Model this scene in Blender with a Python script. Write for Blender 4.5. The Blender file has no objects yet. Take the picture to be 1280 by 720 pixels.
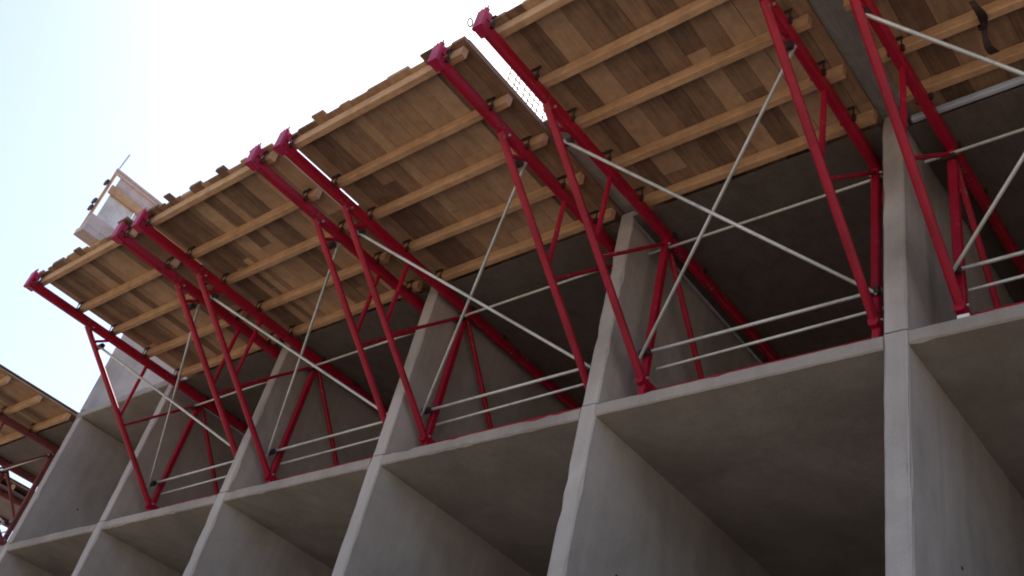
import bpy, bmesh, math, random
from mathutils import Vector, Matrix
random.seed(11)
S = bpy.context.scene
C = S.collection
rad = math.radians

# ------------------------------------------------------------------ materials
def new_mat(name):
    m = bpy.data.materials.new(name); m.use_nodes = True
    nt = m.node_tree; b = nt.nodes['Principled BSDF']
    return m, nt, b
def N(nt, t, **kw):
    n = nt.nodes.new(t)
    for k, v in kw.items(): setattr(n, k, v)
    return n
def ramp(nt, stops):
    r = N(nt, 'ShaderNodeValToRGB'); e = r.color_ramp.elements
    while len(e) < len(stops): e.new(0.5)
    for el, (p, c) in zip(e, stops): el.position = p; el.color = (*c, 1)
    return r
def coords(nt, scale=(1, 1, 1), kind='Object'):
    t = N(nt, 'ShaderNodeTexCoord'); mp = N(nt, 'ShaderNodeMapping')
    mp.inputs['Scale'].default_value = scale
    nt.links.new(t.outputs[kind], mp.inputs['Vector']); return mp.outputs['Vector']
def noise(nt, vec, scale, detail=5, rough=.6, dist=0):
    n = N(nt, 'ShaderNodeTexNoise'); n.inputs['Scale'].default_value = scale
    n.inputs['Detail'].default_value = detail; n.inputs['Roughness'].default_value = rough
    n.inputs['Distortion'].default_value = dist
    nt.links.new(vec, n.inputs['Vector']); return n.outputs['Fac']
def mixc(nt, a, b, fac, mode='MIX'):
    m = N(nt, 'ShaderNodeMix', data_type='RGBA', blend_type=mode)
    for s, v in ((6, a), (7, b), (0, fac)):
        if hasattr(v, 'links'): nt.links.new(v, m.inputs[s])
        elif isinstance(v, tuple): m.inputs[s].default_value = (*v, 1)
        else: m.inputs[s].default_value = v
    return m.outputs[2]
def mathn(nt, op, a, b=0.0):
    m = N(nt, 'ShaderNodeMath', operation=op)
    for i, v in enumerate((a, b)):
        if hasattr(v, 'links'): nt.links.new(v, m.inputs[i])
        else: m.inputs[i].default_value = v
    return m.outputs[0]
def bump(nt, b, h, strength=.3, dist=.01):
    bp = N(nt, 'ShaderNodeBump'); bp.inputs['Strength'].default_value = strength
    bp.inputs['Distance'].default_value = dist
    nt.links.new(h, bp.inputs['Height']); nt.links.new(bp.outputs[0], b.inputs['Normal'])

def concrete(name, dark, mid, light):
    m, nt, b = new_mat(name); v = coords(nt)
    n1 = noise(nt, v, .9, 6, .62, .4)
    c = ramp(nt, [(.28, dark), (.5, mid), (.72, light)]); nt.links.new(n1, c.inputs[0])
    vs = coords(nt, (5, 5, .35)); st = noise(nt, vs, 1.3, 4, .6)          # rain and grout streaks run down
    r2 = ramp(nt, [(.32, (.88, .87, .86)), (.6, (1, 1, 1))]); nt.links.new(st, r2.inputs[0])
    col = mixc(nt, c.outputs[0], r2.outputs[0], .8, 'MULTIPLY')
    pores = N(nt, 'ShaderNodeTexVoronoi'); pores.inputs['Scale'].default_value = 38
    nt.links.new(v, pores.inputs['Vector'])
    r3 = ramp(nt, [(.06, (.55, .55, .55)), (.13, (1, 1, 1))]); nt.links.new(pores.outputs['Distance'], r3.inputs[0])
    col = mixc(nt, col, r3.outputs[0], .7, 'MULTIPLY')
    blot = noise(nt, v, .42, 4, .55, .8)
    r5 = ramp(nt, [(.36, (.80, .785, .77)), (.5, (1, 1, 1)), (.68, (1.07, 1.07, 1.06))]); nt.links.new(blot, r5.inputs[0])
    col = mixc(nt, col, r5.outputs[0], .9, 'MULTIPLY')
    fine = noise(nt, v, 70, 3, .7)
    r4 = ramp(nt, [(.3, (.86, .86, .86)), (.7, (1.06, 1.06, 1.06))]); nt.links.new(fine, r4.inputs[0])
    col = mixc(nt, col, r4.outputs[0], .8, 'MULTIPLY')
    nt.links.new(col, b.inputs['Base Color']); b.inputs['Roughness'].default_value = .9
    b.inputs['Specular IOR Level'].default_value = .25
    h = mathn(nt, 'ADD', noise(nt, v, 14, 6, .65), mathn(nt, 'MULTIPLY', fine, .4))
    bump(nt, b, h, .45, .012)
    return m
def wood(name, dark, mid, light, axis, per_island=False, rough=.75):
    m, nt, b = new_mat(name)
    sc = [14, 14, 14]; sc[axis] = .9
    vec = coords(nt, tuple(sc))
    gr = noise(nt, vec, 2.2, 6, .65, .6)
    c = ramp(nt, [(.25, dark), (.5, mid), (.78, light)])
    if per_island:
        g = N(nt, 'ShaderNodeNewGeometry')
        f = mathn(nt, 'ADD', mathn(nt, 'MULTIPLY', g.outputs['Random Per Island'], .55), mathn(nt, 'MULTIPLY', gr, .45))
        f = mathn(nt, 'ADD', f, .015)
    else:
        big = noise(nt, coords(nt), .8, 3, .5)
        f = mathn(nt, 'ADD', mathn(nt, 'MULTIPLY', gr, .6), mathn(nt, 'MULTIPLY', big, .4))
    nt.links.new(f, c.inputs[0])
    dirt = noise(nt, coords(nt), 5, 5, .7)
    r = ramp(nt, [(.34, (.62, .58, .56)), (.58, (1, 1, 1))]); nt.links.new(dirt, r.inputs[0])
    col = mixc(nt, c.outputs[0], r.outputs[0], .6, 'MULTIPLY')
    nt.links.new(col, b.inputs['Base Color']); b.inputs['Roughness'].default_value = rough
    b.inputs['Specular IOR Level'].default_value = .3
    bump(nt, b, gr, .25, .006)
    return m
def paint(name, base, worn, rough=.42, scale=6, metal=0.0, lo=.60, hi=.74, splash=None):
    m, nt, b = new_mat(name); v = coords(nt)
    n = noise(nt, v, scale, 6, .7, .3)
    r = ramp(nt, [(lo, base), (hi, worn)]); nt.links.new(n, r.inputs[0])
    n2 = noise(nt, v, 1.7, 3, .5)
    r2 = ramp(nt, [(.3, (.66, .66, .66)), (.7, (1.1, 1.1, 1.1))]); nt.links.new(n2, r2.inputs[0])
    col = mixc(nt, r.outputs[0], r2.outputs[0], 1.0, 'MULTIPLY')
    if splash:                                                           # dried concrete spatter
        sp = mathn(nt, 'MULTIPLY', noise(nt, v, 23, 4, .6), mathn(nt, 'ADD', noise(nt, v, 2.3, 2, .5), .5))
        rs = ramp(nt, [(.66, (0, 0, 0)), (.73, (1, 1, 1))]); nt.links.new(sp, rs.inputs[0])
        col = mixc(nt, col, splash, mathn(nt, 'MULTIPLY', rs.outputs[0], .7))
    nt.links.new(col, b.inputs['Base Color'])
    rr = ramp(nt, [(.3, (rough - .08,) * 3), (.8, (rough + .25,) * 3)]); nt.links.new(n, rr.inputs[0])
    nt.links.new(rr.outputs[0], b.inputs['Roughness']); b.inputs['Metallic'].default_value = metal
    bump(nt, b, noise(nt, v, 40, 3, .6), .12, .004)
    return m
M = {}
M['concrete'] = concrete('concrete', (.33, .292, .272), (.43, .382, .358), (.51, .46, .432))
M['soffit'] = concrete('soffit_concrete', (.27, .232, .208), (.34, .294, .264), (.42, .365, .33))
M['joint'] = concrete('joint_mortar', (.10, .095, .09), (.14, .13, .125), (.2, .19, .18))
M['red'] = paint('red_paint', (.38, .005, .03), (.24, .03, .035), splash=(.30, .20, .19))
M['red'].node_tree.nodes['Principled BSDF'].inputs['Specular IOR Level'].default_value = .35
M['dull'] = paint('dull_red_paint', (.20, .045, .05), (.22, .13, .12), .6)
M['tip'] = paint('sky_lit_red_paint', (.46, .010, .07), (.28, .03, .06), .42)  # brighter, pinker red: sky glare on the tips put into the colour
M['galv'] = paint('galvanised_steel', (.62, .62, .60), (.42, .41, .39), .38, 9, .35, .5, .75)
M['clamp'] = paint('dark_steel', (.06, .035, .035), (.16, .06, .045), .5, 12, .3)
M['bolt'] = paint('bright_bolt', (.7, .7, .7), (.5, .5, .5), .3, 20, .6)
M['blue'] = paint('sky_lit_steel', (.50, .56, .66), (.38, .40, .44), .4, 5, .1)  # blue tint: sky light on the steel edge put into the colour
M['joist'] = wood('joist_timber', (.36, .20, .11), (.55, .33, .185), (.68, .44, .27), 0)
M['plank'] = wood('plank_timber', (.17, .10, .066), (.38, .232, .14), (.52, .335, .205), 1, True)
M['ply'] = wood('plywood', (.16, .11, .08), (.22, .15, .11), (.30, .21, .15), 1)
M['film'] = wood('film_faced_plywood', (.09, .072, .064), (.125, .10, .09), (.16, .13, .115), 1)
M['greyboard'] = wood('grey_board', (.22, .21, .19), (.32, .30, .28), (.44, .42, .39), 1)
M['palesheet'] = wood('pale_sheet', (.55, .54, .53), (.66, .64, .63), (.76, .74, .72), 2)
M['sunlitsheet'] = wood('sunlit_sheet', (.55, .34, .17), (.70, .46, .25), (.8, .58, .36), 1)
M['pinksheet'] = wood('weathered_sheet', (.44, .34, .32), (.56, .45, .42), (.66, .55, .51), 1)
M['brown'] = wood('brown_beam', (.34, .19, .10), (.52, .32, .18), (.64, .42, .25), 1)
M['hole'] = paint('hole_shade_black', (.015, .015, .015), (.03, .03, .03), .8)
M['white'] = paint('white_plastic', (.8, .8, .78), (.7, .7, .68), .5)
M['rebar'] = paint('rebar_steel', (.20, .15, .13), (.30, .17, .11), .6, 15, .3)

# ------------------------------------------------------------------ mesh helpers
class MB:
    def __init__(s): s.bm = bmesh.new()
    def box(s, x0, x1, y0, y1, z0, z1):
        v = [s.bm.verts.new(p) for p in ((x0,y0,z0),(x1,y0,z0),(x1,y1,z0),(x0,y1,z0),(x0,y0,z1),(x1,y0,z1),(x1,y1,z1),(x0,y1,z1))]
        for f in ((3,2,1,0),(4,5,6,7),(0,1,5,4),(1,2,6,5),(2,3,7,6),(3,0,4,7)): s.bm.faces.new([v[i] for i in f])
        return v
    def loft(s, rings, cap=True):
        vs = [[s.bm.verts.new(p) for p in r] for r in rings]; n = len(rings[0])
        for a, b in zip(vs, vs[1:]):
            for i in range(n): s.bm.faces.new((a[i], a[(i+1) % n], b[(i+1) % n], b[i]))
        if cap:
            s.bm.faces.new(vs[0][::-1]); s.bm.faces.new(vs[-1])
    def bar(s, p0, p1, w, h, up=(1, 0, 0), ch=.012):
        """chamfered rectangular bar; h is measured along up"""
        p0, p1 = Vector(p0), Vector(p1); d = (p1 - p0).normalized(); u = Vector(up)
        u = (u - d * u.dot(d)).normalized(); r = d.cross(u)
        a, b = w / 2, h / 2
        pr = [(-a+ch,-b),(a-ch,-b),(a,-b+ch),(a,b-ch),(a-ch,b),(-a+ch,b),(-a,b-ch),(-a,-b+ch)]
        s.loft([[p + r*x + u*y for x, y in pr] for p in (p0, p1)])
    def tube(s, p0, p1, rd, n=12):
        p0, p1 = Vector(p0), Vector(p1); d = (p1 - p0).normalized()
        u = d.orthogonal().normalized(); r = d.cross(u)
        s.loft([[p + (r*math.cos(2*math.pi*i/n) + u*math.sin(2*math.pi*i/n))*rd for i in range(n)] for p in (p0, p1)])
    def path(s, pts, rd, n=8):
        for a, b in zip(pts, pts[1:]): s.tube(a, b, rd, n)
    def prism_y(s, prof, y0, y1):
        s.loft([[(x, y, z) for x, z in prof] for y in (y0, y1)])
    def build(s, name, mat, parent=None, smooth=False):
        me = bpy.data.meshes.new(name); bmesh.ops.recalc_face_normals(s.bm, faces=s.bm.faces)
        s.bm.to_mesh(me); s.bm.free(); me.materials.append(M[mat] if isinstance(mat, str) else mat)
        if smooth:
            for p in me.polygons: p.use_smooth = True
            me.set_sharp_from_angle(angle=rad(40))
        o = bpy.data.objects.new(name, me); C.objects.link(o); o.parent = parent; return o
def empty(name, loc=(0, 0, 0)):
    o = bpy.data.objects.new(name, None); o.empty_display_size = .2; C.objects.link(o); o.location = loc; return o
def tag(o, label=None, cat=None, group=None, kind=None):
    for k, v in (('label', label), ('category', cat), ('group', group), ('kind', kind)):
        if v: o[k] = v
    return o
def rough_box(x0, x1, y0, y1, z0, z1, step=.12, amp=.0035, chip=.026):
    """cast concrete: a box whose edges wander a little and are chipped here and there"""
    m = MB(); nx = max(1, min(40, int((x1-x0)/step))); nz = max(1, min(44, int((z1-z0)/step))); 
    long_x = (x1-x0) > (z1-z0)
    n = nx if long_x else nz
    rings = []
    bev = .012
    for i in range(n + 1):
        t = i / n; j = lambda a=amp: random.uniform(-a, a)
        k = [bev + (random.uniform(.3, 1) * chip if random.random() < .14 else random.uniform(0, .004)) for _ in range(2)]
        if long_x:
            x = x0 + (x1-x0)*t
            a, b = z0 + j(amp*.5), z1 + j(amp*.5)
            rings.append([(x, y0 + k[0], a), (x, y0, a + k[0]), (x, y0, b - k[1]), (x, y0 + k[1], b), (x, y1, z1), (x, y1, z0)])
        else:
            z = z0 + (z1-z0)*t
            a, b = x0 + j(amp*.5), x1 + j(amp*.5)
            rings.append([(a, y0 + k[0], z), (a + k[0], y0, z), (b - k[1], y0, z), (b, y0 + k[1], z), (x1, y1, z), (x0, y1, z)])
    m.loft(rings)
    return m

# ------------------------------------------------------------------ the building
WX = [-.125, 2.938, 6.06, 9.100, 12.140, 15.179, 18.225, 21.27]
T = .202; SL = .139; GZ = -6.95; DEPTH = 8.0; HT = 2.60
bld = empty('concrete_building', (WX[0], 0, GZ))
tag(bld, 'grey raw concrete building frame with open cells of cross walls and floor slabs', 'building')
def bpart(m, name, mat):
    o = m.build(name, mat, None); o.parent = bld; o.matrix_parent_inverse = Matrix.Translation((-WX[0], 0, -GZ)); return o
for k, x in enumerate(WX):
    bpart(rough_box(x, x+T, 0, DEPTH, GZ, 0), 'cross_wall', 'concrete')
    jm = MB(); jm.box(x+.018, x+T-.018, .03, DEPTH-.02, 0, .016); bpart(jm, 'wall_joint', 'joint')
    off = random.uniform(-.004, .004)
    bpart(rough_box(x+.004, x+T-.006, .006+off, DEPTH, .016, HT if k > 0 else 2.53), 'cross_wall', 'concrete')
for k in range(len(WX)-1):
    for z in (0, -2.74, -5.48):
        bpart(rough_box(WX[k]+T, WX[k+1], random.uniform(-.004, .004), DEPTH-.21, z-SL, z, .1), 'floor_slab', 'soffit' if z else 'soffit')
    bw = MB(); bw.box(WX[k]+T, WX[k+1], DEPTH-.2, DEPTH, GZ, HT); bpart(bw, 'back_wall', 'concrete')
# the finished bay at the far end already carries the next slab and walls
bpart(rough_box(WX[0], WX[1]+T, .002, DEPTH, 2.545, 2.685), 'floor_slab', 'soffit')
bpart(rough_box(WX[0]+.004, WX[0]+T, .004, DEPTH, 2.70, 5.3), 'cross_wall', 'concrete')
jm = MB(); jm.box(WX[0]+.02, WX[0]+T-.02, .03, DEPTH-.02, 2.685, 2.70); bpart(jm, 'wall_joint', 'joint')
# storeys below the two open bays beyond the far end
for x in (-3.19, -6.25, -9.31):
    bpart(rough_box(x, x+T, .01, DEPTH, GZ, 0), 'cross_wall', 'concrete')
for a, b in ((-3.19+T, WX[0]), (-6.25+T, -3.19), (-9.31+T, -6.25)):
    for z in (0, -2.74, -5.48):
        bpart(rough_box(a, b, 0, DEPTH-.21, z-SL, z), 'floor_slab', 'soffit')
    bw = MB(); bw.box(a, b, DEPTH-.2, DEPTH, GZ, -SL); bpart(bw, 'back_wall', 'concrete')
# tie holes in the wall faces: black discs painted for the shade inside
for x, y, z in ((WX[0]+T, .77, 1.04), (WX[0]+T, 2.2, 1.04), (WX[2]+T, 1.0, -1.1), (WX[3]+T, 1.1, -1.15), (WX[4]+T, .72, -1.45), (WX[4]+T, 2.0, -1.4), (WX[5]+T, .9, -1.6)):
    m = MB(); m.tube((x-.02, y, z), (x+.003, y, z), .016, 12); bpart(m, 'tie_hole', 'hole')
# grout fin along the mould joint of the wall nearest the camera
m = MB(); pts = []
rings = []
for i in range(40):
    z = -6.5 + 6.47 * i / 39; w = .012 + random.uniform(0, .012); d = random.uniform(.004, .014)
    x = WX[5]+T-.022
    rings.append([(x, -d, z), (x+w, -d*.8, z), (x+w, .02, z), (x, .02, z)])
m.loft(rings); bpart(m, 'grout_fin', 'concrete')

# ------------------------------------------------------------------ the flying tables
ZC0, ZC1 = 2.325, 2.465          # top chord
YT, YE = -2.84, 6.9              # tip and inner end
JZ0, JZ1 = 2.475, 2.61          # joists
DZ = 2.612                       # planks
LEG0, LEG1 = Vector((0, .42, .42)), Vector((0, -1.80, 2.335))
cache = {}
def channel_pair(m, y0, y1, z0, z1, gap=.03, fl=.05, th=.008):
    for s in (-1, 1):
        a = s*gap
        prof = [(a, z0), (a+s*fl, z0), (a+s*fl, z0+th), (a+s*th, z0+th), (a+s*th, z1-th), (a+s*fl, z1-th), (a+s*fl, z1), (a, z1)]
        m.prism_y(prof, y0, y1)
JY = [-2.69, -1.99, -1.38, -.73, -.11, .55, 1.22, 1.9, 2.6, 3.3, 4.0, 4.7, 5.4, 6.1, 6.75]
def part(key, name, mat, parent, fn, smooth=False):
    if key in cache:
        o = bpy.data.objects.new(name, cache[key]); C.objects.link(o); o.parent = parent; return o
    m = MB(); fn(m); o = m.build(name, mat, parent, smooth); cache[key] = o.data; return o
def make_truss(root, x, side):
    def chords(m):
        m.bar((0, YT, (ZC0+ZC1)/2), (0, YE, (ZC0+ZC1)/2), .09, ZC1-ZC0, (0, 0, 1), .022)
        m.bar((0, .36, .42), (0, YE, .42), .09, .10, (0, 0, 1), .02)
    t = part('truss', 'truss', 'red', root, chords); t.location = (x, 0, 0)
    part('leg', 'leg', 'red', t, lambda m: m.bar(LEG0, LEG1, .082, .078, ch=.024), True)
    part('strut1', 'strut', 'red', t, lambda m: m.bar((0, -.67, 1.36), (0, -.67, 2.33), .05, .05), True)
    part('strut2', 'strut', 'red', t, lambda m: m.bar((0, -.58, 1.27), (0, .40, 2.26), .042, .04), True)
    part('strut3', 'strut', 'red', t, lambda m: m.bar((0, -1.62, 2.16), (0, -1.36, 2.36), .04, .04), True)
    part('post1', 'post', 'red', t, lambda m: m.bar((0, .44, .46), (0, .44, 2.32), .085, .08), True)
    for i, (a, b) in enumerate((((.48, 2.30), (1.95, .46)), ((1.95, .46), (3.4, 2.32)), ((3.5, 2.32), (4.9, .46)), ((4.9, .46), (6.5, 2.32)))):
        part(f'diag{i}', 'diagonal', 'red', t, lambda m: m.bar((0, *a), (0, *b), .06, .055), True)
    def plate(m):
        m.bar((0, YT-.03, 2.315), (0, YT-.03, 2.575), .045, .135, ch=.008)
        m.box(-.055, .055, YT-.006, YT+.09, 2.312, 2.324)
        m.box(-.046, .046, YT-.006, YT+.05, 2.467, 2.575)
        for q in (-.045, .0, .045): m.tube((q, YT-.03, 2.57), (q, YT-.03, 2.635), .009, 6)
    part('plate', 'end_plate', 'tip', t, plate, True)
    def ring(m):
        n = 14; pts = [(-.085 - .035*math.sin(2*math.pi*i/n)*0 , YT-.075 - .03*math.cos(2*math.pi*i/n), 2.40 + .055*math.sin(2*math.pi*i/n)) for i in range(n+1)]
        m.path(pts, .008, 6)
    if 12 < x < 13: part('ring', 'lifting_ring', 'clamp', t, ring, True)
    def foot(m):
        m.bar((0, .45, .03), (0, .45, .40), .075, .075)
        m.box(-.09, .09, .36, .54, .004, .026)
    part('foot', 'foot', 'red', t, foot, True)
    for i, y in enumerate(JY[:7]):
        def clamp(m):
            m.box(-.075, .075, y-.085, y-.055, 2.40, 2.472)
            for s in (-.05, .05):
                m.tube((s, y-.07, 2.42), (s, y-.07, 2.60), .008, 6)
            m.box(-.062, .062, y-.082, y-.057, 2.585, 2.60)
        part(f'clamp{i}', 'clamp', 'clamp', t, clamp)
    for q, (y, z) in enumerate(((-1.72, 2.35), (.43, 2.27), (.43, .46))):
        part(f'bolt{q}', 'bolt', 'bolt', t, lambda m: m.tube((-.062, y, z), (.062, y, z), .013, 8), True)
    return t

def planks(x0, x1):
    m = MB(); x = x0
    while x < x1 - .03:
        w = random.choice((.11, .14, .16, .2, .24, .3)) * random.uniform(.9, 1.1)
        w = min(w, x1 - x)
        if x1 - (x+w) < .05: w = x1 - x
        y = -2.755 - random.choice((.02, .035, .05, .07, .10, .14, .05))
        first = True
        while y < YE:
            L = random.choice((1.3, 2.0, 2.6, 3.3, 4.0)) * random.uniform(.92, 1.05)
            ye = min(y + L, YE + .02)
            dz = random.uniform(0, .004); th = .026 + random.uniform(0, .006) + (.022 if first and random.random() < .3 else 0)
            m.box(x + .002, x + w - .002, y, ye - .003, DZ + dz, DZ + dz + th)
            y = ye; first = False
        x += w
    return m

def make_table(xl, xr, d0, d1, label, drop_joist=None, dy=0):
    """xl, xr: the two truss planes; d0, d1: edges of the deck"""
    root = empty('flying_table', ((xl+xr)/2, .45, 0))
    tag(root, label, 'formwork table', 'red flying formwork tables cantilevered from the slab edge')
    off = Vector((-(xl+xr)/2, -.45, 0))
    def sub(m, name, mat, smooth=False):
        o = m.build(name, mat, root, smooth); o.location = off; return o
    for x, s in ((xl, -1), (xr, 1)):
        t = make_truss(root, x, s); t.location = (x + off.x, off.y + dy, 0)
    for i, y in enumerate(JY):
        if drop_joist == i: y = -.22
        m = MB(); a, b = d0 + random.uniform(0, .05), d1 - random.uniform(0, .05)
        h = random.uniform(-.006, 0)
        w = .078
        m.bar((a, y, (JZ0+JZ1)/2 + h/2), (b, y, (JZ0+JZ1)/2 + h/2), w, JZ1-JZ0+h, (0, 0, 1), .006)
        sub(m, 'joist', 'joist')
    w0 = max([q+T+.006 for q in WX if q+T <= d0+.02 and d0 > 3] or [d0]); w1 = min([q-.006 for q in WX if q >= d1-.02 and d0 > 3] or [d1])  # soffit panel widened to the walls to block sky light leaking in
    ys = .10 if drop_joist is not None else -.03
    m = MB(); m.box(w0, w1, ys, YE, 2.467, 2.473); sub(m, 'soffit_panel', 'film')
    sub(planks(d0, d1), 'deck', 'plank')
    m = MB(); m.box(d0+.01, d1-.01, -2.72, YE-.05, DZ+.062, DZ+.08); sub(m, 'light_block_sheet', 'ply')  # sheet added above the planks to block sky light through their gaps
    # galvanised bracing between the trusses
    R = .0185
    m = MB(); m.tube((xl-.03, -1.50, 2.18), (xr+.03, .30, .72), R); sub(m, 'brace_tube', 'galv', True)
    m = MB(); m.tube((xl-.03, .28, .68), (xr+.05, -1.40, 2.24), R*.92); sub(m, 'brace_tube', 'galv', True)
    for y, z, a, b, r in ((.36, .80, xl-.05, xr+.05, R), (.48, .655, xl+.05, xr+.02, R*.85), (.36, 2.22, xl-.22, xr+.06, R*.9)):
        m = MB(); m.tube((a, y, z), (b, y, z+random.uniform(-.01, .02)+(.03 if y > .45 else 0)), r); sub(m, 'rail_tube', 'galv', True)
    for x in (xl, xr):
        for y, z in ((.30, .75), (-1.46, 2.18), (.38, 2.21)):
            m = MB(); m.bar((x-.055, y, z), (x+.055, y, z), .07, .075, (0, 0, 1), .015); sub(m, 'coupler', 'clamp')
    m = MB(); m.bar((xl, .60, .465), (xr, .60, .465), .05, .055, (0, 0, 1)); sub(m, 'base_rail', 'red', True)
    if drop_joist is not None:
        m = MB(); m.bar((d0, .06, 2.512), (d1, .06, 2.512), .05, .066, (0, 0, 1), .006); sub(m, 'ledger_beam', 'blue')
    if d1 < 0:                                                            # the two far tables take a duller, greyer red
        for o in root.children_recursive:
            if o.type == 'MESH' and o.data.materials[0] in (M['red'], M['tip']):
                o.material_slots[0].link = 'OBJECT'; o.material_slots[0].material = M['dull']
    return root
make_table(3.45, 5.91, 3.36, 6.03, 'red formwork table with open sky beside its outer truss, next to the finished end bay')
make_table(6.43, 8.90, 6.25, 9.07, 'red formwork table with timber deck, just right of the timber guard on the deck')
make_table(9.435, 11.90, 9.315, 12.15, 'red formwork table left of the open sky gap with steel mesh behind it')
make_table(12.57, 14.97, 12.46, 15.17, 'large red formwork table with tall crossed silver braces, just right of the open sky gap', dy=-.08)
make_table(15.66, 18.02, 15.45, 18.19, 'nearest red formwork table at the right edge, with a beam tinted pale blue as if sky-lit under its deck', 4)
make_table(-3.50, -1.5, -3.9, -.17, 'dull red formwork table just past the end wall, nearer of the two there')
make_table(-6.80, -5.15, -7.0, -4.85, 'farthest dull red formwork table beyond the end wall, open sky showing below its deck')

# boards bridging the joint between neighbouring decks over each wall
for x, ya, lab, cat in ((WX[2]+T/2, -1.7, 'weathered grey joint board between the second and third wall decks, left part of the roof', 'board'),
                   (WX[3]+T/2, -1.5, 'weathered grey joint board over the wall in the middle of the facade', 'board'),
                   (WX[4]+T/2, -1.48, 'short weathered grey board closing the inner end of the open sky gap', 'board'),
                   (WX[5]+T/2+.02, -2.6, 'grey joint board over the wall nearest the camera, at the top of the photo', 'board')):
    m = MB(); m.box(-.15, .15, ya, YE, 0, .024)
    o = m.build('joint_board', 'greyboard'); o.location = (x, 0, DZ+.0815); tag(o, lab, cat, 'boards over the deck joints')

# ------------------------------------------------------------------ timber guard standing on the deck
GX = 4.9
g = empty('deck_guard', (GX, -2.2, DZ+.08))
tag(g, 'timber guard with pale boards, brown rails and a thin pole standing on the deck edge', 'guard')
def gp(m, name, mat, smooth=False):
    o = m.build(name, mat, g, smooth); o.location = (-GX, 2.2, -(DZ+.08)); return o
zb = DZ+.081
m = MB(); m.box(GX-.14, GX+.14, -3.04, -.6, zb, zb+.10); m.box(GX+.02, GX+.14, -3.04, -.6, zb+.102, zb+.30); gp(m, 'bearer', 'pinksheet')
for i, (a, b) in enumerate(((-2.945, -2.52), (-2.505, -2.12), (-2.105, -1.7), (-1.685, -1.25), (-1.235, -.7))):
    m = MB(); m.box(GX+.015, GX+.035, a, b, zb+.303, zb+.83); gp(m, 'panel', 'palesheet')
m = MB(); m.bar((GX+.062, -3.0, zb+.86), (GX+.062, -.6, zb+.86), .05, .15, (0, 0, 1)); gp(m, 'rail', 'brown')
m = MB(); m.box(GX+.005, GX+.02, -2.94, -2.33, zb+.925, zb+1.15); gp(m, 'upper_sheet', 'pinksheet')
m = MB(); m.box(GX+.004, GX+.019, -2.325, -1.2, zb+.925, zb+1.145); gp(m, 'upper_sheet', 'sunlitsheet')  # orange part of the sheet: sun shining through put into the colour
for z in (1.165, 1.225):
    m = MB(); m.bar((GX+.03, -3.06, zb+z), (GX+.03, -.6, zb+z), .04, .045, (0, 0, 1), .008); gp(m, 'rail', 'pinksheet')
for y in (-3.02, -1.9, -.75):
    m = MB(); m.bar((GX-.03, y, zb+.1), (GX-.03, y, zb+1.26), .045, .045); gp(m, 'post', 'brown')
m = MB(); m.tube((GX-.03, -3.02, zb+1.28), (GX-.03, -3.0, zb+1.62), .012, 8); gp(m, 'pole', 'galv')
for y, z in ((-3.066, .42), (-3.07, .55), (-3.066, .93)):
    m = MB(); m.box(GX-.07, GX+.01, y-.02, y+.014, zb+z, zb+z+.08); gp(m, 'bracket', 'clamp')

# reinforcement mesh standing on the deck, seen through the gap
m = MB()
x0 = 10.95
for i in range(20):
    y = -1.22 + .1*i; m.tube((x0, y, DZ+.082), (x0 + random.uniform(-.04, .04), y + random.uniform(-.03, .03), DZ+2.5 + random.uniform(-.1, .1)), .0085, 6)
for i in range(24):
    z = DZ+.16 + .1*i; m.tube((x0+.02, -1.26, z), (x0+.02, .75, z + random.uniform(-.03, .03)), .0085, 6)
o = m.build('reinforcement_mesh', 'rebar'); tag(o, 'thin steel reinforcement mesh standing on the deck, seen through the open gap', 'steel mesh')

# dark strap hanging below the nearest deck, pale spacer on the slab edge
m = MB(); rings = []
for i in range(13):
    t = i/12; y = -.95 + .55*t; z = 2.47 - .03*math.sin(t*9) - .05*t; w = .022 + .015*math.sin(t*5)**2
    rings.append([(16.36 + .03*math.sin(t*6) - w, y, z), (16.36 + .03*math.sin(t*6) + w, y, z), (16.36 + .03*math.sin(t*6) + w, y + .01, z + .02), (16.36 + .03*math.sin(t*6) - w, y + .01, z + .02)])
m.loft(rings); m.tube((16.36, -.70, 2.46), (16.39, -.66, 2.60), .02, 8); m.tube((16.33, -.66, 2.45), (16.30, -.62, 2.645), .014, 8)
o = m.build('strap', 'clamp'); tag(o, 'dark strap wrapped on a joist under the nearest deck, top right corner', 'strap')
m = MB(); m.bar((-.045, 0, .024), (.045, 0, .024), .05, .04, (0, 0, 1), .006)
o = m.build('spacer_block', 'white'); o.location = (15.80, .05, 0); tag(o, 'small white spacer block on the slab edge below the nearest red truss', 'spacer')

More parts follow.
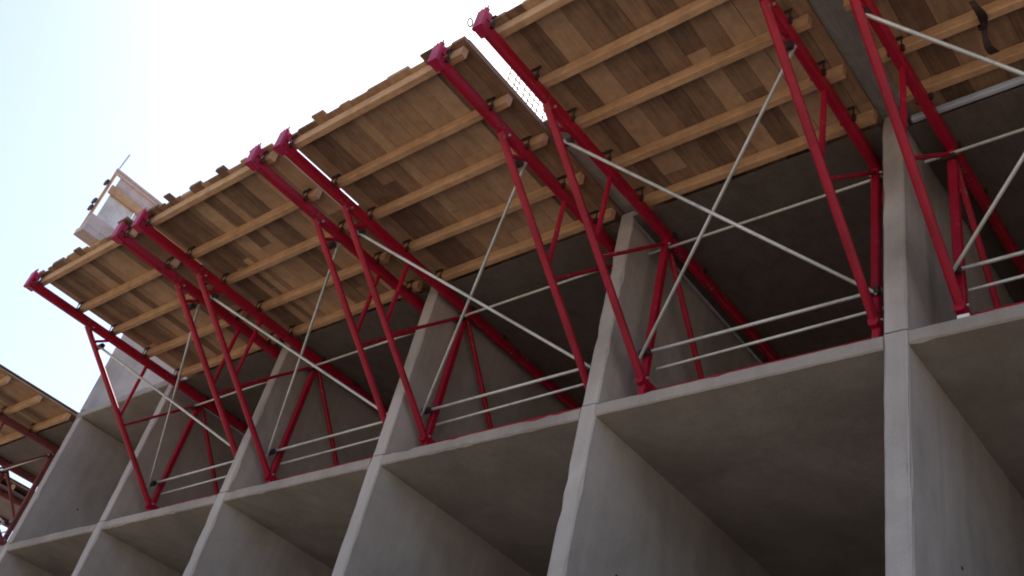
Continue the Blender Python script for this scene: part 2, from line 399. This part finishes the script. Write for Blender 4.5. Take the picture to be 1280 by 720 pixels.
# ------------------------------------------------------------------ ground
mg, nt, b = new_mat('site_earth'); v = coords(nt)
n1 = noise(nt, v, .15, 8, .65); c = ramp(nt, [(.3, (.17, .14, .105)), (.55, (.26, .22, .17)), (.75, (.33, .29, .23))]); nt.links.new(n1, c.inputs[0])
nt.links.new(c.outputs[0], b.inputs['Base Color']); b.inputs['Roughness'].default_value = .95
bump(nt, b, noise(nt, v, 3, 8, .7), .6, .05); M['earth'] = mg
m = MB(); n = 40
gv = {}
for i in range(n+1):
    for j in range(n+1):
        u = (i/n*2-1); w = (j/n*2-1); px = math.copysign(abs(u)**2.2, u)*600 + 8; py = math.copysign(abs(w)**2.2, w)*600
        gv[i, j] = m.bm.verts.new((px, py, GZ + .02 + (random.uniform(-.05, .04) if max(abs(px-8), abs(py)) > 14 else random.uniform(-.02, .01))))
for i in range(n):
    for j in range(n): m.bm.faces.new((gv[i,j], gv[i+1,j], gv[i+1,j+1], gv[i,j+1]))
tag(m.build('ground', 'earth', None, True), kind='structure')

# ------------------------------------------------------------------ light
SUN_E, SUN_A = 58, -32            # degrees; azimuth measured from +Y towards +X
w = bpy.data.worlds.new('World'); S.world = w; w.use_nodes = True
nt = w.node_tree; bg = nt.nodes['Background']
sky = N(nt, 'ShaderNodeTexSky', sky_type='NISHITA'); sky.sun_disc = False
sky.sun_elevation = rad(SUN_E); sky.sun_rotation = rad(SUN_A)
sky.air_density = 1.0; sky.dust_density = 2.4; sky.ozone_density = 1.0; sky.altitude = 50
nt.links.new(sky.outputs[0], bg.inputs['Color']); bg.inputs['Strength'].default_value = .096
sl = bpy.data.lights.new('sun', 'SUN'); sl.energy = 3.5; sl.angle = rad(.5); sl.color = (1, .95, .87)
so = bpy.data.objects.new('sun', sl); C.objects.link(so)
d = Vector((math.sin(rad(SUN_A))*math.cos(rad(SUN_E)), math.cos(rad(SUN_A))*math.cos(rad(SUN_E)), math.sin(rad(SUN_E))))
so.rotation_euler = d.to_track_quat('Z', 'Y').to_euler(); so.location = (0, 0, 30)

# ------------------------------------------------------------------ camera (solved from the photograph's vanishing points)
R = ((0.75794437, 0.61616779, 0.21400402), (-0.26012838, 0.58653135, -0.76697563), (-0.59821461, 0.52565933, 0.60493304))
cam = bpy.data.cameras.new('camera'); cam.sensor_width = 36; cam.lens = 1275.9/1280*36; cam.clip_end = 3000
co = bpy.data.objects.new('camera', cam); C.objects.link(co)
mw = Matrix.Identity(4)
for i in range(3):
    mw[i][0] = R[0][i]; mw[i][1] = -R[1][i]; mw[i][2] = -R[2][i]
mw[0][3], mw[1][3], mw[2][3] = 17.9219, -6.3635, -5.3034
co.matrix_world = mw; S.camera = co
S.view_settings.view_transform = 'Standard'; S.view_settings.look = 'None'
S.view_settings.gamma = 1; S.view_settings.exposure = 1.5; S.view_settings.use_curve_mapping = False
S.cycles.filter_width = 1.9
S.cycles.max_bounces = 10; S.cycles.diffuse_bounces = 6
